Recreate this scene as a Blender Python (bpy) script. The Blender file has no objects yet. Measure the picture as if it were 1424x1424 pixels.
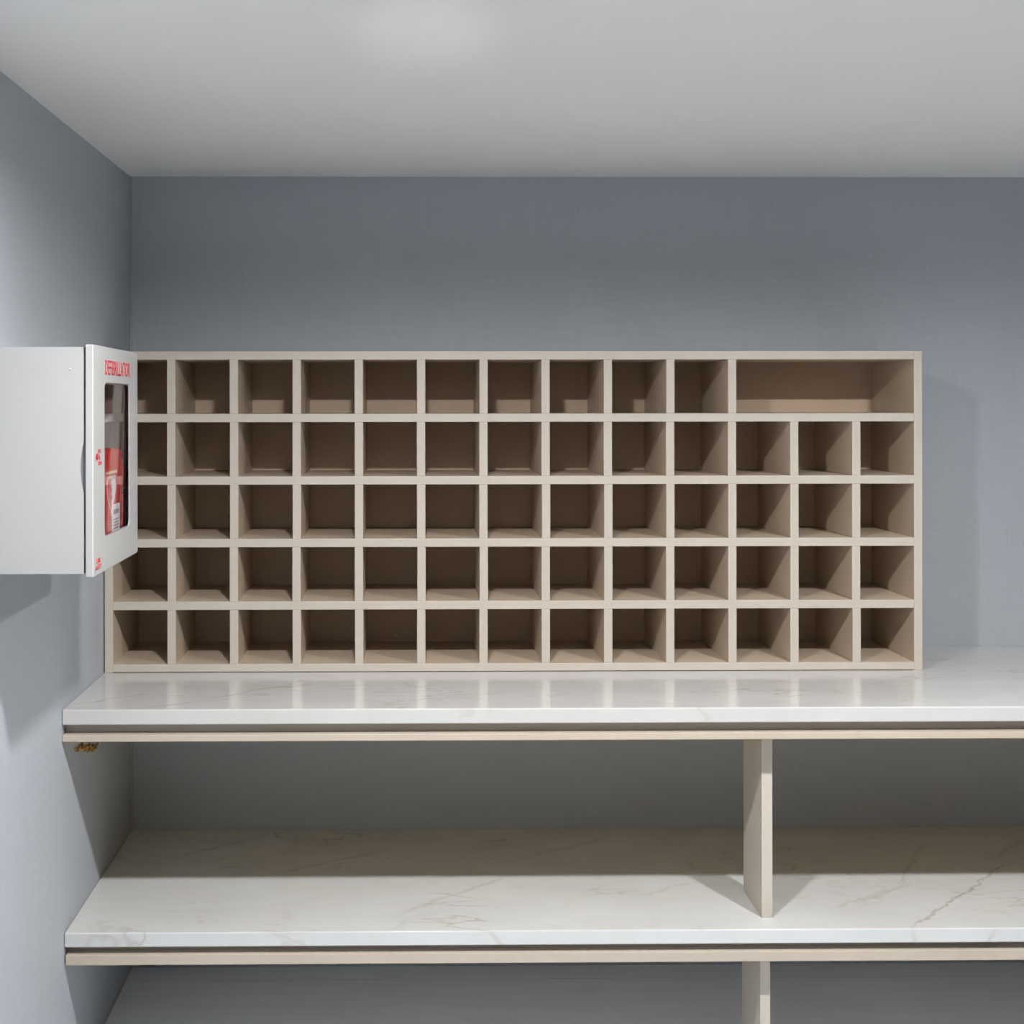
import bpy, bmesh, math, random
from mathutils import Matrix, Vector, Euler

random.seed(7)
S = bpy.context.scene
COL = S.collection
EYE = 1.676

# ------------------------------------------------------------------ materials
def new_mat(name):
    m = bpy.data.materials.new(name); m.use_nodes = True
    nt = m.node_tree
    return m, nt, nt.nodes['Principled BSDF']

def N(nt, t, **kw):
    n = nt.nodes.new(t)
    for k, v in kw.items(): setattr(n, k, v)
    return n

def L(nt, a, b): nt.links.new(a, b)

def coords(nt, scale=(1, 1, 1), rot=(0, 0, 0), loc=(0, 0, 0)):
    tc = N(nt, 'ShaderNodeTexCoord'); mp = N(nt, 'ShaderNodeMapping')
    mp.inputs['Scale'].default_value = scale
    mp.inputs['Rotation'].default_value = rot
    mp.inputs['Location'].default_value = loc
    L(nt, tc.outputs['Object'], mp.inputs['Vector'])
    return mp.outputs['Vector']

def noise(nt, vec, scale, detail=2, rough=.5, dist=0):
    n = N(nt, 'ShaderNodeTexNoise')
    n.inputs['Scale'].default_value = scale; n.inputs['Detail'].default_value = detail
    n.inputs['Roughness'].default_value = rough; n.inputs['Distortion'].default_value = dist
    L(nt, vec, n.inputs['Vector'])
    return n.outputs['Fac']

def math_(nt, op, a, b=None, clamp=False):
    n = N(nt, 'ShaderNodeMath', operation=op); n.use_clamp = clamp
    for i, x in enumerate((a, b)):
        if x is None: continue
        if isinstance(x, (int, float)): n.inputs[i].default_value = x
        else: L(nt, x, n.inputs[i])
    return n.outputs[0]

def ramp(nt, fac, stops):
    r = N(nt, 'ShaderNodeValToRGB'); cr = r.color_ramp
    while len(cr.elements) < len(stops): cr.elements.new(.5)
    for e, (p, c) in zip(cr.elements, stops):
        e.position = p; e.color = (*c, 1) if len(c) == 3 else c
    L(nt, fac, r.inputs['Fac'])
    return r.outputs['Color']

def mixc(nt, fac, a, b):
    n = N(nt, 'ShaderNodeMix', data_type='RGBA')
    if isinstance(fac, (int, float)): n.inputs[0].default_value = fac
    else: L(nt, fac, n.inputs[0])
    for i, x in ((6, a), (7, b)):
        if isinstance(x, tuple): n.inputs[i].default_value = (*x, 1)
        else: L(nt, x, n.inputs[i])
    return n.outputs[2]

def bump(nt, p, h, strength, dist=.001):
    b = N(nt, 'ShaderNodeBump'); b.inputs['Strength'].default_value = strength
    b.inputs['Distance'].default_value = dist
    L(nt, h, b.inputs['Height']); L(nt, b.outputs['Normal'], p.inputs['Normal'])

def wall_paper(name):
    """blue-grey linen wall covering: fine crossed threads and faint slubs"""
    m, nt, p = new_mat(name)
    hz = noise(nt, coords(nt, (6, 6, 420)), 1, 3, .6)
    vt = noise(nt, coords(nt, (420, 420, 6)), 1, 3, .6)
    weave = math_(nt, 'ADD', math_(nt, 'MULTIPLY', hz, .5), math_(nt, 'MULTIPLY', vt, .5))
    base = ramp(nt, weave, [(.30, (.386, .412, .450)), (.70, (.448, .478, .518))])
    mott = noise(nt, coords(nt, (3, 3, 3)), 1.4, 4, .55)
    c = mixc(nt, math_(nt, 'MULTIPLY', math_(nt, 'SUBTRACT', mott, .35, True), .35), base, (.42, .437, .465))
    sl = noise(nt, coords(nt, (20, 20, 75)), 1, 1, .4)
    sm = math_(nt, 'MULTIPLY', math_(nt, 'SUBTRACT', sl, .77, True), 3.2, True)
    c = mixc(nt, sm, c, (.68, .70, .72))
    L(nt, c, p.inputs['Base Color'])
    p.inputs['Roughness'].default_value = .55
    p.inputs['Specular IOR Level'].default_value = .3
    bump(nt, p, weave, .25, .0006)
    return m

def paint(name, col, rough=.5, var=.03, spec=.4, nscale=9):
    m, nt, p = new_mat(name)
    n = noise(nt, coords(nt), nscale, 4, .6)
    lo = tuple(x * (1 - var) for x in col); hi = tuple(min(1, x * (1 + var)) for x in col)
    L(nt, ramp(nt, n, [(.3, lo), (.7, hi)]), p.inputs['Base Color'])
    p.inputs['Roughness'].default_value = rough
    p.inputs['Specular IOR Level'].default_value = spec
    f = noise(nt, coords(nt), 160, 2, .5)
    bump(nt, p, f, .06, .0006)
    return m

def marble(name, offset, veins=(), tint=(1, 1, 1)):
    """white laminate with thin taupe veins that run diagonally across the board"""
    m, nt, p = new_mat(name)
    v = coords(nt, (1.0, 3.4, 1.0), (0, 0, math.radians(-33)), offset)
    big = noise(nt, v, 2.1, 4, .55, .55)
    vein = math_(nt, 'SUBTRACT', 1.0, math_(nt, 'MULTIPLY', math_(nt, 'ABSOLUTE', math_(nt, 'SUBTRACT', big, .5)), 62), True)
    gate = noise(nt, coords(nt, (1, 1, 1), (0, 0, 0), (3.1 + offset[0], 1.7, 0)), 4.0, 3, .5)
    gate = math_(nt, 'MULTIPLY', math_(nt, 'SUBTRACT', gate, .47, True), 5.0, True)
    vein = math_(nt, 'MULTIPLY', vein, gate)
    soft = math_(nt, 'SUBTRACT', 1.0, math_(nt, 'MULTIPLY', math_(nt, 'ABSOLUTE', math_(nt, 'SUBTRACT', big, .53)), 11), True)
    cloud = noise(nt, coords(nt, (1, 2.2, 1), (0, 0, -.55), offset), 2.6, 5, .6)
    base = ramp(nt, cloud, [(.3, tuple(a * b for a, b in zip((.50, .494, .488), tint))), (.7, tuple(a * b for a, b in zip((.555, .55, .546), tint)))])
    c = mixc(nt, math_(nt, 'MULTIPLY', soft, .16), base, (.55, .50, .45))
    c = mixc(nt, math_(nt, 'MULTIPLY', vein, .60), c, (.36, .31, .26))
    if veins:
        tc = N(nt, 'ShaderNodeTexCoord'); sx = N(nt, 'ShaderNodeSeparateXYZ')
        L(nt, tc.outputs['Object'], sx.inputs[0])
        wob = noise(nt, coords(nt), 7, 5, .65); wob2 = noise(nt, coords(nt), 30, 3, .6)
        w = math_(nt, 'ADD', math_(nt, 'MULTIPLY', math_(nt, 'SUBTRACT', wob, .5), .075),
                  math_(nt, 'MULTIPLY', math_(nt, 'SUBTRACT', wob2, .5), .02))
        for (x0, y0, x1, y1, wid, amt) in veins:
            d = Vector((x1 - x0, y1 - y0)); ln = d.length; d.normalize()
            rx = math_(nt, 'SUBTRACT', sx.outputs[0], x0); ry = math_(nt, 'SUBTRACT', sx.outputs[1], y0)
            t = math_(nt, 'ADD', math_(nt, 'MULTIPLY', rx, d.x), math_(nt, 'MULTIPLY', ry, d.y))
            o = math_(nt, 'ADD', math_(nt, 'MULTIPLY', rx, -d.y), math_(nt, 'MULTIPLY', ry, d.x))
            o = math_(nt, 'ABSOLUTE', math_(nt, 'ADD', o, w))
            k = math_(nt, 'SUBTRACT', 1.0, math_(nt, 'DIVIDE', o, wid), True)
            e = math_(nt, 'MULTIPLY', math_(nt, 'MULTIPLY', t, math_(nt, 'SUBTRACT', ln, t)), 16 / ln, True)
            brk = math_(nt, 'MULTIPLY', wob2, 1.5, True)
            k = math_(nt, 'MULTIPLY', math_(nt, 'MULTIPLY', k, e), brk)
            c = mixc(nt, math_(nt, 'MULTIPLY', k, amt), c, (.33, .275, .22))
    L(nt, c, p.inputs['Base Color'])
    p.inputs['Roughness'].default_value = .14
    p.inputs['Specular IOR Level'].default_value = .5
    return m

def plain(name, col, rough=.4, spec=.5, metal=0):
    m, nt, p = new_mat(name)
    n = noise(nt, coords(nt), 40, 2, .5)
    L(nt, ramp(nt, n, [(.3, tuple(x * .96 for x in col)), (.7, col)]), p.inputs['Base Color'])
    p.inputs['Roughness'].default_value = rough; p.inputs['Specular IOR Level'].default_value = spec
    p.inputs['Metallic'].default_value = metal
    return m

def emit(name, col, strength):
    m, nt, p = new_mat(name)
    p.inputs['Base Color'].default_value = (.8, .8, .8, 1)
    p.inputs['Emission Color'].default_value = (*col, 1)
    p.inputs['Emission Strength'].default_value = strength
    return m

def pane_mat():
    m, nt, p = new_mat('clear acrylic'); nt.nodes.remove(p)
    out = nt.nodes['Material Output']
    ge = N(nt, 'ShaderNodeNewGeometry'); vm = N(nt, 'ShaderNodeVectorMath', operation='DOT_PRODUCT')
    L(nt, ge.outputs['Incoming'], vm.inputs[0]); L(nt, ge.outputs['Normal'], vm.inputs[1])
    k = math_(nt, 'SUBTRACT', 1.0, math_(nt, 'ABSOLUTE', vm.outputs['Value']))
    fr = math_(nt, 'ADD', math_(nt, 'MULTIPLY', math_(nt, 'POWER', k, 5.0), .62), .03)
    tr = N(nt, 'ShaderNodeBsdfTransparent'); gl = N(nt, 'ShaderNodeBsdfGlossy')
    tr.inputs['Color'].default_value = (.95, .94, .95, 1)
    gl.inputs['Roughness'].default_value = .012; gl.inputs['Color'].default_value = (1, 1, 1, 1)
    mx = N(nt, 'ShaderNodeMixShader')
    L(nt, fr, mx.inputs[0]); L(nt, tr.outputs[0], mx.inputs[1]); L(nt, gl.outputs[0], mx.inputs[2])
    L(nt, mx.outputs[0], out.inputs['Surface'])
    return m

def floor_mat():
    """pale grey sheet vinyl with faint streaks and one thin darker line near the wall"""
    m, nt, p = new_mat('grey vinyl floor')
    st = noise(nt, coords(nt, (1.2, 26, 1)), 1.6, 5, .6)
    c = ramp(nt, st, [(.3, (.79, .825, .86)), (.7, (.85, .885, .92))])
    tc = N(nt, 'ShaderNodeTexCoord'); sx = N(nt, 'ShaderNodeSeparateXYZ'); L(nt, tc.outputs['Object'], sx.inputs[0])
    thin_line = math_(nt, 'LESS_THAN', math_(nt, 'ABSOLUTE', math_(nt, 'SUBTRACT', sx.outputs[1], 3.555)), .0018)
    c = mixc(nt, math_(nt, 'MULTIPLY', thin_line, .4), c, (.40, .41, .42))
    L(nt, c, p.inputs['Base Color'])
    p.inputs['Roughness'].default_value = .28
    return m

M_WALL = wall_paper('blue grey linen wallpaper')
M_CEIL = paint('white ceiling paint', (.765, .755, .745), .5, .012, .3, 3)
M_FLOOR = floor_mat()
M_BEIGE = paint('beige lacquered board', (.52, .465, .405), .38, .02, .4)
M_BACK = paint('back panel with painted bounce light', (.58, .455, .34), .5, .03, .3)  # browner tone paints in the light bounced deep in the cells
M_RAIL = paint('warm beige edging', (.485, .415, .345), .45, .03, .35)
M_BOUNCE_BROWN = paint('bounce warming brown', (.50, .345, .12), .7, .1, .2, 60)  # unseen underside, brown added to warm the light bounced below the counter
M_FARWALL = paint('dark grey wall paint', (.20, .205, .215), .6, .01, .3)
M_BEIGE_BOUNCE = paint('beige board with painted bounce light', (.53, .435, .340), .40, .02, .4)  # same board, warm tone stands for light bouncing inside the cells
VX, VY = .8271, -3.64                          # room position -> board position
def vn(*L_): return [(a + VX, b + VY, c + VX, d + VY, e, f) for a, b, c, d, e, f in L_]
M_MARB = marble('white marble laminate upper', (0, 0, 0), vn(
    (-.84, 2.955, -.62, 3.10, .006, .65), (-.66, 2.935, -.38, 3.04, .006, .55), (-.52, 3.00, -.26, 3.21, .007, .6),
    (.05, 2.98, .30, 3.10, .005, .35), (.62, 3.02, .86, 3.16, .005, .35), (1.55, 3.0, 1.8, 3.13, .005, .4), (1.487, 3.535, 1.525, 3.50, .007, .9)))
M_MARB2 = marble('white marble laminate lower', (2.3, 1.1, 0), vn(
    (1.20, 2.925, 1.66, 3.36, .0075, .8), (1.05, 3.06, 1.34, 3.22, .011, .4), (1.28, 3.19, 1.50, 3.52, .010, .45), (1.60, 3.36, 1.86, 3.60, .012, .5),
    (.55, 3.12, .80, 3.24, .009, .3), (-.05, 3.02, .30, 3.30, .010, .35), (-.66, 3.42, -.42, 3.60, .012, .5), (-.38, 3.28, -.05, 3.48, .012, .45), (.30, 3.40, .62, 3.58, .012, .35)), (1.07, 1.10, 1.13))
M_WHITE = paint('white powder coat', (.385, .383, .383), .35, .01, .5)
M_GAP = plain('grey metal edge', (.20, .20, .21), .5)
M_RED = plain('red print', (.54, .010, .022), .4)
M_DKRED = plain('dark red print', (.38, .012, .02), .4)
M_BAG = paint('red nylon case', (.45, .013, .018), .55, .08, .3, 60)
M_BLACK = plain('black webbing and gap shade', (.012, .011, .012), .7, .2)
M_TAG = plain('white paper tag', (.80, .79, .79), .6)
M_LOGO = plain('white print', (.72, .69, .69), .6)
M_GOLD = plain('pale gold print', (.62, .50, .36), .5)
M_GREY = plain('grey print', (.22, .21, .22), .6)
M_PANE = pane_mat()
M_CAULK = plain('pale grey sealant', (.36, .37, .38), .5)
M_CAULK2 = plain('beige sealant', (.48, .44, .38), .5)
M_GLUE = plain('amber glue', (.50, .29, .06), .45)
M_GLUE2 = plain('brown glue', (.22, .10, .02), .5)
M_LAMP = emit('lit diffuser', (1.0, .995, .975), 470)
M_FILL = emit('lit diffuser of added fill lamps', (1.0, 1.0, .99), 3.5)  # unseen lamps added to fill the room with light

# ------------------------------------------------------------------ mesh helpers (world coordinates, Z up, floor at 0)
def box(bm, x0, x1, y0, y1, z0, z1, bev=0, seg=2):
    r = bmesh.ops.create_cube(bm, size=1)
    vs = r['verts']
    bmesh.ops.scale(bm, vec=(x1 - x0, y1 - y0, z1 - z0), verts=vs)
    bmesh.ops.translate(bm, vec=((x0 + x1) / 2, (y0 + y1) / 2, (z0 + z1) / 2), verts=vs)
    if bev:
        es = list({e for v in vs for e in v.link_edges})
        bmesh.ops.bevel(bm, geom=es, offset=bev, segments=seg, profile=.5, affect='EDGES')

def prism(bm, pts, axis, a0, a1):
    """closed outline pts (2D) swept along an axis from a0 to a1; axis 'x': pts are (y,z); 'y': (x,z)"""
    f = (lambda p, a: (a, p[0], p[1])) if axis == 'x' else ((lambda p, a: (p[0], a, p[1])) if axis == 'y' else (lambda p, a: (p[0], p[1], a)))
    A = [bm.verts.new(f(p, a0)) for p in pts]; B = [bm.verts.new(f(p, a1)) for p in pts]
    bm.faces.new(A); bm.faces.new(B[::-1])
    n = len(pts)
    for i in range(n): bm.faces.new((A[i], B[i], B[(i + 1) % n], A[(i + 1) % n]))
    bmesh.ops.recalc_face_normals(bm, faces=bm.faces)

def tube(bm, pts, r, seg=8):
    pts = [Vector(p) for p in pts]; rings = []
    for i, p in enumerate(pts):
        t = (pts[min(i + 1, len(pts) - 1)] - pts[max(i - 1, 0)]).normalized()
        a = t.orthogonal().normalized(); b = t.cross(a)
        rr = r[i] if isinstance(r, (list, tuple)) else r
        rings.append([bm.verts.new(p + (a * math.cos(k * 2 * math.pi / seg) + b * math.sin(k * 2 * math.pi / seg)) * rr) for k in range(seg)])
    for R0, R1 in zip(rings, rings[1:]):
        for k in range(seg): bm.faces.new((R0[k], R0[(k + 1) % seg], R1[(k + 1) % seg], R1[k]))
    bm.faces.new(rings[0][::-1]); bm.faces.new(rings[-1])
    bmesh.ops.recalc_face_normals(bm, faces=bm.faces)

def rrect(x0, x1, y0, y1, r, n=5):
    pts = []
    for cx, cy, a in ((x1 - r, y1 - r, 0), (x0 + r, y1 - r, 90), (x0 + r, y0 + r, 180), (x1 - r, y0 + r, 270)):
        for k in range(n + 1):
            t = math.radians(a + 90 * k / n); pts.append((cx + r * math.cos(t), cy + r * math.sin(t)))
    return pts

def org(o):
    v = Vector((0, 0, 0))
    while o is not None:
        v = v + o.location; o = o.parent
    return v

def obj(name, bm, mat, parent=None, smooth=False, loc=None):
    """bm holds world coordinates; the object's origin goes to loc (or its parent's origin)"""
    me = bpy.data.meshes.new(name)
    base = org(parent) if parent else Vector((0, 0, 0))
    o_loc = Vector(loc) if loc is not None else base
    bmesh.ops.translate(bm, vec=-o_loc, verts=bm.verts)
    bm.to_mesh(me); bm.free()
    if smooth:
        for p in me.polygons: p.use_smooth = True
    for x in (mat if isinstance(mat, (list, tuple)) else [mat]): me.materials.append(x)
    o = bpy.data.objects.new(name, me); COL.objects.link(o)
    if parent: o.parent = parent
    o.location = o_loc - base
    return o

def thing(name, label, cat, loc, group=None):
    o = bpy.data.objects.new(name, None); COL.objects.link(o)
    o.location = loc; o.empty_display_size = .05
    o['label'] = label; o['category'] = cat
    if group: o['group'] = group
    return o

def tag(o, label, cat, group=None):
    o['label'] = label; o['category'] = cat
    if group: o['group'] = group
    return o

def struct(name, bm, mat, label=None, cat=None):
    o = obj(name, bm, mat); o['kind'] = 'structure'
    if label: o['label'] = label
    if cat: o['category'] = cat
    return o

def text_mesh(body, width, height, depth=.0004):
    cu = bpy.data.curves.new('lettering', 'FONT'); cu.body = body; cu.extrude = 0; cu.resolution_u = 3
    cu.offset = .003
    t = bpy.data.objects.new('lettering_source', cu); COL.objects.link(t)
    bpy.context.view_layer.update()
    me = bpy.data.meshes.new_from_object(t.evaluated_get(bpy.context.evaluated_depsgraph_get()))
    bpy.data.objects.remove(t); bpy.data.curves.remove(cu)
    bm = bmesh.new(); bm.from_mesh(me); bpy.data.meshes.remove(me)
    xs = [v.co.x for v in bm.verts]; ys = [v.co.y for v in bm.verts]
    sx = width / (max(xs) - min(xs)); sy = height / (max(ys) - min(ys))
    for v in bm.verts: v.co = Vector(((v.co.x - min(xs)) * sx, (v.co.y - min(ys)) * sy, 0))
    return bm

def text_on_door(body, y0, y1, z0, z1, x):
    """lettering on a face that looks along +X, reading from small Y to large Y"""
    bm = text_mesh(body, y1 - y0, z1 - z0)
    for v in bm.verts: v.co = Vector((x, y0 + v.co.x, z0 + v.co.y))
    r = bmesh.ops.extrude_face_region(bm, geom=bm.faces[:])
    bmesh.ops.translate(bm, vec=(-.0004, 0, 0), verts=[g for g in r['geom'] if isinstance(g, bmesh.types.BMVert)])
    bmesh.ops.recalc_face_normals(bm, faces=bm.faces)
    return bm

# ------------------------------------------------------------------ room
XW, XR, YB, YR, ZC = -.8271, 3.3, 3.64, -2.2, EYE + .6738
T = .08
bm = bmesh.new(); box(bm, XW - T, XR + T, YR - T, YB + T, -.06, 0); struct('floor', bm, M_FLOOR)
bm = bmesh.new(); box(bm, XW - T, XR + T, YR - T, YB + T, ZC, ZC + .06); struct('ceiling', bm, M_CEIL)
bm = bmesh.new(); box(bm, XW - T, XR + T, YB, YB + T, 0, ZC); struct('wall_back', bm, M_WALL)
bm = bmesh.new(); box(bm, XW - T, XW, YR, YB, 0, ZC); struct('wall_left', bm, M_WALL)
bm = bmesh.new(); box(bm, XR, XR + T, YR, YB, 0, ZC); struct('wall_right', bm, M_FARWALL)
bm = bmesh.new(); box(bm, XW - T, XR + T, YR - T, YR, 0, ZC); struct('wall_front', bm, M_FARWALL)
# sealant beads in the corner and along the floor
bm = bmesh.new(); tube(bm, [(XW + .0015, YB - .0015, 0), (XW + .0015, YB - .0015, ZC)], .005, 8); struct('trim_1', bm, M_CAULK)
bm = bmesh.new(); tube(bm, [(XW + .001, 2.2, .001), (XW + .001, YB, .001)], .004, 8); struct('trim_2', bm, M_CAULK2)

# ------------------------------------------------------------------ counter and lower shelf
XE = 2.95
def shelf(name, label, cat, ztop, yf, slab, gap, rail, mat, under, rec=.034, xl_rail=0.0):
    t = thing(name, label, cat, (XW, YB, ztop - slab - gap - rail))
    e = .0008
    bm = bmesh.new(); box(bm, XW + e, XE, yf, YB - e, ztop - slab, ztop, .0035, 3); obj('marble_top', bm, mat, t)
    bm = bmesh.new(); box(bm, XW + e, XE - .004, yf + rec, YB - e, ztop - slab - gap, ztop - slab); obj('recessed_core', bm, M_BEIGE, t)
    bm = bmesh.new(); box(bm, XW + e + xl_rail, XE, yf + .001, YB - e, ztop - slab - gap - rail, ztop - slab - gap, .0012, 2); obj('support_board', bm, M_RAIL, t)
    bm = bmesh.new(); box(bm, XW + e + .003, XE - .006, yf + .003, YB - .002, ztop - slab - gap - rail - .0012, ztop - slab - gap - rail + .0005); u = obj('underside', bm, under, t)
    if under is M_BOUNCE_BROWN: u['label'] = 'bounce warming brown underside'
    return t
Z1, Y1 = EYE - .7291, 2.9163
Z2, Y2 = EYE - 1.2677, 2.9338
cs = (.0365, .0245, .0155); ss = (.0350, .0185, .0240)
shelf('counter', 'white marble-look counter carrying the beige mail sorter', 'counter', Z1, Y1, *cs, M_MARB, M_BOUNCE_BROWN)
shelf('lower_shelf', 'white marble-look shelf below the counter, between the two upright panels', 'shelf', Z2, Y2, *ss, M_MARB2, M_BEIGE, xl_rail=.003)
ZU1 = Z1 - sum(cs) - .0012; ZU2 = Z2 - sum(ss) - .0012

def upright(name, label, x0, x1, y0, y1, z0, z1):
    bm = bmesh.new(); box(bm, x0, x1, y0, y1, z0, z1, .0015, 2)
    o = obj(name, bm, M_BEIGE, loc=((x0 + x1) / 2, (y0 + y1) / 2, z0)); tag(o, label, 'support panel', 'beige upright panels')
    return o
upright('support_panel', 'short beige upright panel standing on the lower shelf under the counter', .867, .894, 3.0, 3.165, Z2, ZU1)
upright('support_panel', 'beige upright panel on the floor holding up the lower shelf', .863, .888, 3.0, 3.165, 0, ZU2)

# ------------------------------------------------------------------ mail sorter
MX0, MX1, MY0, MY1 = -.8236, 1.398, 3.3149, 3.632
MZ0, MZ1 = Z1, EYE + .1408
TH = .0228
px_ = (MX1 - MX0 - TH) / 13; pz_ = (MZ1 - MZ0 - TH) / 5
ms = thing('mail_sorter', 'wide beige wooden pigeonhole mail sorter standing on the marble counter', 'mail sorter', ((MX0 + MX1) / 2, (MY0 + MY1) / 2, MZ0))
BV = .0011
BOARD = (M_BEIGE, M_BEIGE_BOUNCE)                   # plain beige in front, bounced light painted warm on inner faces
for x in (MX0, MX1 - TH):
    bm = bmesh.new(); box(bm, x, x + TH, MY0, MY1, MZ0, MZ1, BV, 2); obj('side_panel', bm, BOARD, ms)
bm = bmesh.new(); box(bm, MX0 + TH, MX1 - TH, MY0, MY1, MZ1 - TH, MZ1, BV, 2); obj('top_panel', bm, BOARD, ms)
bm = bmesh.new(); box(bm, MX0 + TH, MX1 - TH, MY0, MY1, MZ0 + .0018, MZ0 + TH, BV, 2); obj('bottom_panel', bm, BOARD, ms)
bm = bmesh.new(); box(bm, MX0 + TH, MX1 - TH, MY1 - .009, MY1 - .001, MZ0 + TH, MZ1 - TH); obj('back_panel', bm, M_BACK, ms)['label'] = 'back panel with painted bounce light'
for r in range(1, 5):
    z = MZ0 + pz_ * r
    bm = bmesh.new(); box(bm, MX0 + TH, MX1 - TH, MY0 + .0004, MY1 - .009, z, z + TH, BV, 2); obj('shelf', bm, BOARD, ms)
bm = bmesh.new(); bmesh.ops.create_uvsphere(bm, u_segments=10, v_segments=6, radius=.0035); bmesh.ops.scale(bm, vec=(1, .3, 1.2), verts=bm.verts)
bmesh.ops.translate(bm, vec=(-.041, MY1 - .0095, EYE - .689), verts=bm.verts); obj('paint_fleck', bm, M_TAG, ms, True)['label'] = 'white paint fleck'
proto = None
for r in range(5):
    for c in range(1, 13):
        if r == 4 and c > 10: continue
        x = MX0 + px_ * c; z = MZ0 + pz_ * r + TH
        if proto is None:
            bm = bmesh.new(); box(bm, x, x + TH, MY0, MY1 - .009, z, z + pz_ - TH, BV, 2)
            proto = obj('divider', bm, BOARD, ms, loc=(x + TH / 2, MY0, z))
        else:
            d = proto.copy(); COL.objects.link(d); d.parent = ms
            d.location = Vector((x + TH / 2 + random.uniform(-.0008, .0008), MY0 + random.uniform(-.0003, .0005), z)) - ms.location

for o in ms.children:
    if len(o.data.materials) == 2:
        outer = o.name.startswith(('side_panel', 'top_panel'))
        for p in o.data.polygons:
            c = p.center + o.location
            inner = abs(p.normal.y) < .5 and not (outer and (c.z > MZ1 - MZ0 - .004 or c.x > (MX1 - MX0) / 2 - .004))
            p.material_index = 1 if inner else 0
bm = bmesh.new(); box(bm, XW + .0003, MX0 - .0001, MY0 + .006, MY1 - .01, MZ0 + .001, MZ1 - .002); obj('gap_shade', bm, M_BLACK, ms)['label'] = 'black strip standing in for the shade in the gap to the wall'  # dark strip painted in for the shade between sorter and wall

# ------------------------------------------------------------------ defibrillator cabinet on the left wall
CX, CY0, CY1 = -.600, 2.33, 2.733            # face of the door, near and far edge
CZ0, CZ1 = EYE - .3325, EYE + .1125
DT = .0140                                   # door thickness
cab = thing('defibrillator_cabinet', 'white metal defibrillator cabinet with a windowed door, mounted on the left wall', 'cabinet', (XW, (CY0 + CY1) / 2, CZ0))
bz0, bz1, by0, by1 = CZ0 + .008, CZ1 - .005, CY0 + .003, CY1 - .004
bx1 = CX - DT - .0050
w = .0022
body = bmesh.new()
box(body, XW + .0005, XW + .003, by0, by1, bz0, bz1)                       # back
box(body, XW + .003, bx1, by0, by1, bz1 - w, bz1)                          # top
box(body, XW + .003, bx1, by0, by1, bz0, bz0 + w)                          # bottom
box(body, XW + .003, bx1, by1 - w, by1, bz0 + w, bz1 - w)                  # far side
zc, hh = CZ0 + .21, .048                                                   # finger notch in the near side
arc = [(bx1 - .0062 * math.cos(math.pi / 2 * (k / 8)) ** .8, zc + hh * (k / 8)) for k in range(-8, 9)]
prism(body, [(XW + .003, bz0 + w), (bx1, bz0 + w)] + arc + [(bx1, bz1 - w), (XW + .003, bz1 - w)], 'y', by0, by0 + w)
obj('body', body, M_WHITE, cab)
bm = bmesh.new()                                                           # folded lip behind the door, seen in the door gap
for (a, b, c, d) in ((by0 + .0035, by0 + .005, bz0 + .004, bz1 - .004), (by1 - .005, by1 - .0035, bz0 + .004, bz1 - .004)):
    box(bm, bx1 - .012, CX - DT, a, b, c, d)
box(bm, bx1 - .012, CX - DT, by0 + .005, by1 - .005, bz1 - .0055, bz1 - .004)
box(bm, bx1 - .012, CX - DT, by0 + .005, by1 - .005, bz0 + .004, bz0 + .0055)
obj('inner_lip', bm, M_GAP, cab)
bm = bmesh.new(); bmesh.ops.create_uvsphere(bm, u_segments=12, v_segments=6, radius=.0028)
bmesh.ops.scale(bm, vec=(1, .35, .7), verts=bm.verts); bmesh.ops.rotate(bm, matrix=Matrix.Rotation(.6, 3, 'Y'), verts=bm.verts)
bmesh.ops.translate(bm, vec=(-.645, by0, EYE + .065), verts=bm.verts); obj('rivet', bm, M_WHITE, cab, True)

# door: a frame with a rounded window opening
WY0, WY1, WZ0, WZ1 = 2.421, 2.650, EYE - .2645, EYE + .0415
outer = rrect(CY0, CY1, CZ0, CZ1, .004, 5); inner = rrect(WY0, WY1, WZ0, WZ1, .014, 5)
bm = bmesh.new()
n = len(outer)
def ring(pts, x): return [bm.verts.new((x, p[0], p[1])) for p in pts]
rc = .0022
outer_in = rrect(CY0 + rc, CY1 - rc, CZ0 + rc, CZ1 - rc, .003, 5)
hem = rrect(CY0 + .0022, CY1 - .0022, CZ0 + .0022, CZ1 - .0022, .003, 5)
oB2, oS = ring(hem, CX - DT), ring(hem, CX - .0024)
oF, oM, oB, iF, iB = ring(outer_in, CX), ring(outer, CX - rc), ring(outer, CX - DT), ring(inner, CX), ring(inner, CX - .0024)
for A, B in ((oF, oM), (oM, oB), (oB, oB2), (oB2, oS), (oS, iB), (iB, iF), (iF, oF)):
    for k in range(n): bm.faces.new((A[k], A[(k + 1) % n], B[(k + 1) % n], B[k]))
bmesh.ops.recalc_face_normals(bm, faces=bm.faces)
door = obj('door', bm, M_WHITE, cab)
bm = bmesh.new(); q0, q1, w0, w1 = WY0 - .004, WY1 + .004, WZ0 - .004, WZ1 + .004
def pane_x(u, v): return CX - .0027 - u * (.0062 - .0026 * v) * 1.0       # the sheet sits a little askew in its frame
GN = 14
gf = [[bm.verts.new((pane_x(i / GN, j / GN), q0 + (q1 - q0) * i / GN, w0 + (w1 - w0) * j / GN)) for j in range(GN + 1)] for i in range(GN + 1)]
gb = [[bm.verts.new((v.co.x - .002, v.co.y, v.co.z)) for v in row] for row in gf]
for i in range(GN):
    for j in range(GN):
        bm.faces.new((gf[i][j], gf[i + 1][j], gf[i + 1][j + 1], gf[i][j + 1])); bm.faces.new((gb[i][j], gb[i][j + 1], gb[i + 1][j + 1], gb[i + 1][j]))
rim = [(i, 0) for i in range(GN)] + [(GN, j) for j in range(GN)] + [(i, GN) for i in range(GN, 0, -1)] + [(0, j) for j in range(GN, 0, -1)]
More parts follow.
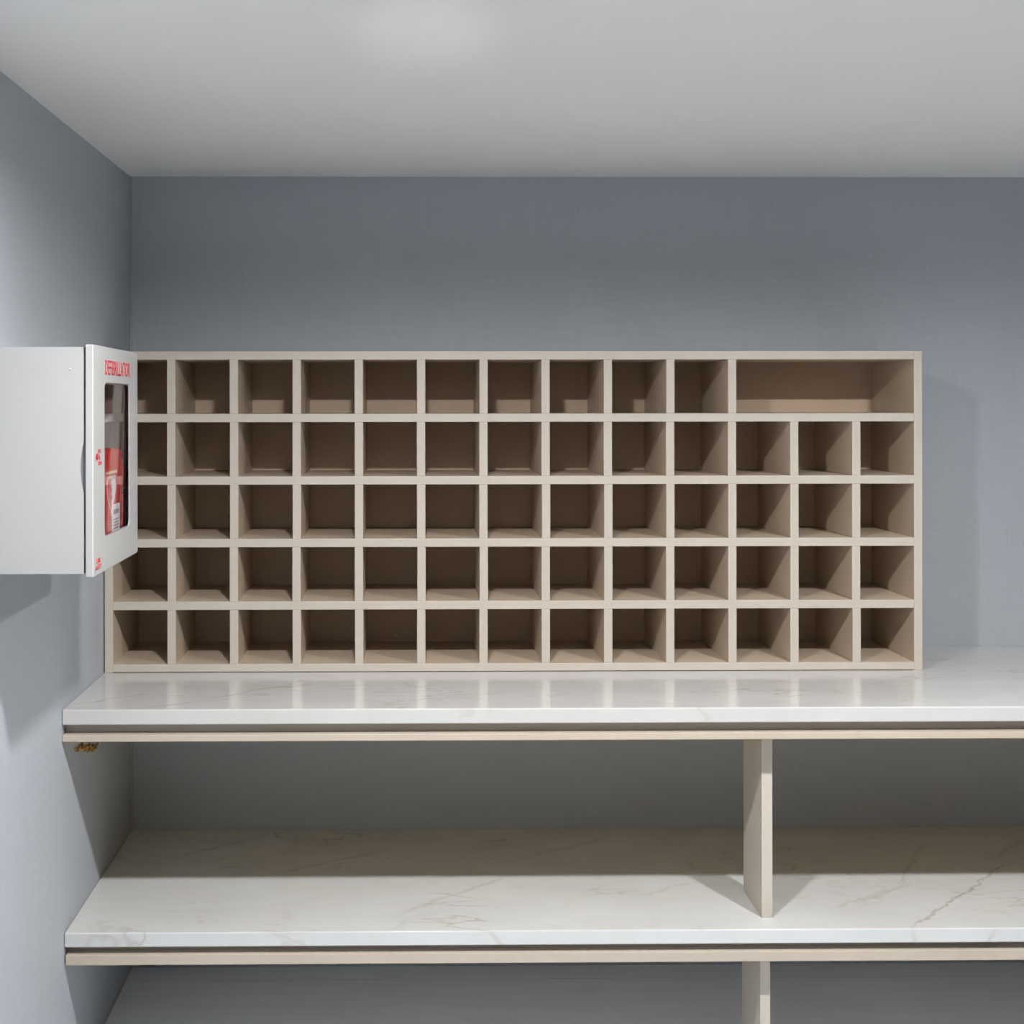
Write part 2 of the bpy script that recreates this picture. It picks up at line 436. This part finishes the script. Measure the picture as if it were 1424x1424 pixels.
for (i, j), (k, l) in zip(rim, rim[1:] + rim[:1]): bm.faces.new((gf[i][j], gb[i][j], gb[k][l], gf[k][l]))
bmesh.ops.recalc_face_normals(bm, faces=bm.faces)
obj('window_pane', bm, M_PANE, door)['label'] = 'clear plastic window pane'
g = bmesh.new()                                                            # thin rubber gasket round the window
gi = rrect(WY0 + .0025, WY1 - .0025, WZ0 + .0025, WZ1 - .0025, .012, 5)
a, b, c, d = ([g.verts.new((x, p[0], p[1])) for p in P] for P, x in ((inner, CX - .0018), (gi, CX - .0018), (inner, CX - .0025), (gi, CX - .0025)))
for A, B in ((a, b), (b, d), (d, c)):
    for k in range(n): g.faces.new((A[k], A[(k + 1) % n], B[(k + 1) % n], B[k]))
bmesh.ops.recalc_face_normals(g, faces=g.faces)
obj('window_gasket', g, M_GAP, door)
xf = CX + .0005
obj('lettering', text_on_door('DEFIBRILLATOR', 2.426, 2.651, EYE + .0565, EYE + .0865, xf), M_RED, door)['label'] = 'red word DEFIBRILLATOR'
obj('lettering', text_on_door('PULL', 2.366, 2.392, EYE - .0965, EYE - .0885, xf), M_DKRED, door)['label'] = 'small red lettering above the arrow'
bm = bmesh.new()
prism(bm, [(2.3795, EYE - .111), (2.386, EYE - .104), (2.381, EYE - .104), (2.381, EYE - .0985), (2.378, EYE - .0985), (2.378, EYE - .104), (2.373, EYE - .104)], 'x', CX + .0001, xf)
obj('arrow_mark', bm, M_DKRED, door)
bm = bmesh.new(); prism(bm, [(2.355 + .0062 * math.cos(k * math.pi / 10), EYE - .1025 + .0062 * math.sin(k * math.pi / 10)) for k in range(20)], 'x', CX - .001, CX + .0025)
obj('red_button', bm, M_DKRED, door)
obj('lettering', text_on_door('OPEN', 2.366, 2.394, EYE - .120, EYE - .112, xf), M_RED, door)['label'] = 'small red lettering under the arrow'
obj('lettering', text_on_door('CUBIX', 2.352, 2.384, EYE - .3085, EYE - .2995, xf), M_RED, door)['label'] = 'red maker lettering in the lower corner, upper line'
obj('lettering', text_on_door('SAFETY', 2.345, 2.392, EYE - .3205, EYE - .3115, xf), M_RED, door)['label'] = 'red maker lettering in the lower corner, lower line'

pv = Matrix.Translation((CX - cab.location.x, CY0 - cab.location.y, 0))
door.matrix_basis = pv @ Matrix.Rotation(.0125, 4, 'Z') @ pv.inverted() @ door.matrix_basis   # hangs a touch out of square

# red soft case inside the cabinet
BX = -.622; BX0 = -.80
by_0, by_1, bz_0, bz_1 = 2.400, 2.680, bz0 + w + .0004, EYE - .0965
bag = thing('defibrillator_case', 'red soft case with white heart emblem inside the white wall cabinet', 'case', ((BX + BX0) / 2, (by_0 + by_1) / 2, bz_0))
bm = bmesh.new()
prism(bm, rrect(by_0, by_1, bz_0, bz_1, .034, 8), 'x', BX0, BX)
es = [e for e in bm.edges if abs(e.verts[0].co.x - e.verts[1].co.x) < 1e-6]
bmesh.ops.bevel(bm, geom=es, offset=.009, segments=3, profile=.5, affect='EDGES')
obj('shell', bm, M_BAG, bag, True)
bm = bmesh.new(); tube(bm, [(BX - .045, by_0 + .001 + .045, bz_1 - .002), (BX - .045, by_0 + .05, bz_1 + .010), (BX - .045, by_0 + .062, bz_1 + .014), (BX - .045, by_0 + .135, bz_1 + .014), (BX - .045, by_0 + .147, bz_1 + .010), (BX - .045, by_0 + .151, bz_1 - .002)], .0055, 8)
obj('carry_handle', bm, M_BLACK, bag, True)
bm = bmesh.new(); tube(bm, [(BX + .001, by_1 - .030, bz_1 - .012), (BX + .004, by_1 - .014, bz_1 - .03), (BX + .005, by_1 - .009, bz_1 - .06), (BX + .004, by_1 - .016, bz_1 - .085), (BX + .001, by_1 - .030, bz_1 - .095)], .004, 8)
obj('strap_loop', bm, M_BLACK, bag, True)
# heart emblem: outlined left lobe, white filled right lobe with two notches
def heart(t, s, cy, cz):
    x = 16 * math.sin(t) ** 3; y = 13 * math.cos(t) - 5 * math.cos(2 * t) - 2 * math.cos(3 * t) - math.cos(4 * t)
    return (cy + x * s * .92, cz + y * s * 1.15)
hy, hz, hs = 2.560, EYE - .186, .0026
xs0, xs1 = BX - .0002, BX + .0006
bm = bmesh.new()
HN = 40
o_ = [heart(2 * math.pi * k / HN, hs, hy, hz) for k in range(HN)]; i_ = [heart(2 * math.pi * k / HN, hs * .90, hy, hz) for k in range(HN)]
va = [bm.verts.new((xs1, *p)) for p in o_]; vb = [bm.verts.new((xs1, *p)) for p in i_]
for k in range(HN): bm.faces.new((va[k], va[(k + 1) % HN], vb[(k + 1) % HN], vb[k]))
zig = [(hy - .004, hz + .012), (hy + .006, hz + .004), (hy - .002, hz - .004), (hy + .012, hz - .009), (hy + .002, hz - .017), (hy + .003, hz - .030)]
half = [heart(2 * math.pi * k / HN, hs * .9, hy, hz) for k in range(0, HN // 2 + 1)]
vs = [bm.verts.new((xs1, *p)) for p in half + zig[::-1]]
bm.faces.new(vs)
bmesh.ops.triangulate(bm, faces=[f for f in bm.faces if len(f.verts) > 4])
r_ = bmesh.ops.extrude_face_region(bm, geom=bm.faces[:])
bmesh.ops.translate(bm, vec=(-.0008, 0, 0), verts=[q for q in r_['geom'] if isinstance(q, bmesh.types.BMVert)])
bmesh.ops.recalc_face_normals(bm, faces=bm.faces)
obj('heart_emblem', bm, M_LOGO, bag)
for z, a, b, m_ in ((EYE - .144, 2.515, 2.615, M_GOLD), (EYE - .1545, 2.53, 2.602, M_LOGO)):
    bm = bmesh.new()
    yy = a
    while yy < b - .004:                                                   # a line of print too small to read
        ww = random.uniform(.004, .009); box(bm, xs0, xs1, yy, min(yy + ww, b), z - .0028, z + .0028); yy += ww + .0022
    obj('print_line', bm, m_, bag)
tg = None
bm = bmesh.new(); box(bm, BX + .0006, BX + .0016, 2.563, 2.628, EYE - .272, EYE - .2125); tg = obj('paper_tag', bm, M_TAG, bag)
bm = bmesh.new()
for a, b in ((2.574, 2.580), (2.5815, 2.594), (2.5955, 2.605), (2.607, 2.618)): box(bm, BX + .0014, BX + .002, a, b, EYE - .2335, EYE - .2235)
for k in range(4): box(bm, BX + .0014, BX + .002, 2.570, 2.621 - .006 * (k % 2), EYE - .2455 - k * .0062, EYE - .2430 - k * .0062)
obj('print_line', bm, M_GREY, tg)

# ------------------------------------------------------------------ torn glue under the counter's end
g1 = thing('glue_residue', 'torn strands of dried amber glue on the left wall just under the counter', 'glue residue', (XW, 3.1, ZU1))
for m_, cnt in ((M_GLUE, 13), (M_GLUE2, 7)):
    bm = bmesh.new()
    for k in range(cnt):
        y = 3.015 + .20 * (k + random.random() * .7) / cnt
        z = EYE - .2776 * y - .006 - random.random() * .016
        dy, dz = random.uniform(.020, .060), random.uniform(-.012, .004)
        tube(bm, [(XW + .0012, y, z - dz * .5), (XW + .0032, y + dy * .5, z + random.uniform(-.003, .003)), (XW + .0012, y + dy, z + dz * .5)],
             [.0014, random.uniform(.0022, .0042), .0010], 6)
    o = obj('glue_strand', bm, m_, g1, True)
    if m_ is M_GLUE2: o['label'] = 'darker brown strands'

# ------------------------------------------------------------------ ceiling lights (recessed discs)
def downlight(x, y, r, mat, label, drop=0.0):
    """round surface-mounted lamp: opaque drum, lip, and a lit disc set just inside the lip"""
    t = thing('ceiling_light', label, 'ceiling light', (x, y, ZC), 'round ceiling lights')
    bm = bmesh.new()
    prof = [(r, -drop - .0005), (r, -drop - .0135), (r + .002, -drop - .0145), (r + .010, -drop - .0135), (r + .012, -drop - .010), (r + .012, 0)]
    rings = [[bm.verts.new((x + a * math.cos(k * math.pi / 20), y + a * math.sin(k * math.pi / 20), ZC + z)) for k in range(40)] for a, z in prof]
    for A, B in zip(rings, rings[1:]):
        for k in range(40): bm.faces.new((A[k], A[(k + 1) % 40], B[(k + 1) % 40], B[k]))
    obj('housing', bm, M_WHITE, t, True)
    bm = bmesh.new(); prism(bm, [(x + r * math.cos(k * math.pi / 20), y + r * math.sin(k * math.pi / 20)) for k in range(40)], 'z', ZC - drop - .003, ZC - drop - .0005)
    obj('diffuser', bm, mat, t)
downlight(-.02, 1.80, .05, M_LAMP, 'round ceiling light above the middle of the counter', .011)
downlight(1.42, 1.80, .05, M_LAMP, 'round ceiling light above the right end of the counter', .011)
downlight(.06, -.9, .16, M_FILL, 'large round fill lamp added behind the camera')  # unseen lamp, added as fill light
downlight(1.9, -.9, .16, M_FILL, 'large round fill lamp added in the far corner behind the camera')  # second added fill lamp, out of view

# added spot lamp without known source, throws a soft patch on the ceiling
sp = bpy.data.lights.new('ceiling_patch_light', 'SPOT'); so = bpy.data.objects.new('ceiling_patch_light', sp); COL.objects.link(so)
sp.energy = 4.2; sp.spot_size = math.radians(12); sp.spot_blend = 1.0; sp.shadow_soft_size = .01
so.location = (.0, .95, 1.45); so.rotation_euler = (Vector((.03, 2.24, ZC)) - Vector(so.location)).to_track_quat('-Z', 'Y').to_euler()

# ------------------------------------------------------------------ world, camera, view
W = bpy.data.worlds.new('World'); S.world = W; W.use_nodes = True
W.node_tree.nodes['Background'].inputs['Color'].default_value = (.5, .52, .55, 1)
W.node_tree.nodes['Background'].inputs['Strength'].default_value = .02

cam = bpy.data.cameras.new('Camera'); co = bpy.data.objects.new('Camera', cam); COL.objects.link(co)
cam.sensor_width = 36; cam.sensor_fit = 'HORIZONTAL'; cam.lens = 1700 / 1424 * 36
cam.shift_x = (712 - 586.5) / 1424; cam.shift_y = -(712 - 560.5) / 1424
cam.clip_start = .05
co.matrix_world = Matrix.Translation((0, 0, EYE)) @ Matrix.Rotation(-.0105, 4, 'Z') @ Matrix.Rotation(math.pi / 2, 4, 'X') @ Matrix.Rotation(-.0011, 4, 'Z')
S.camera = co
S.view_settings.view_transform = 'Standard'; S.view_settings.look = 'None'
S.view_settings.exposure = 2.06; S.view_settings.gamma = 1
S.view_settings.use_curve_mapping = False
S.cycles.use_denoising = True
S.cycles.max_bounces = 10; S.cycles.diffuse_bounces = 7
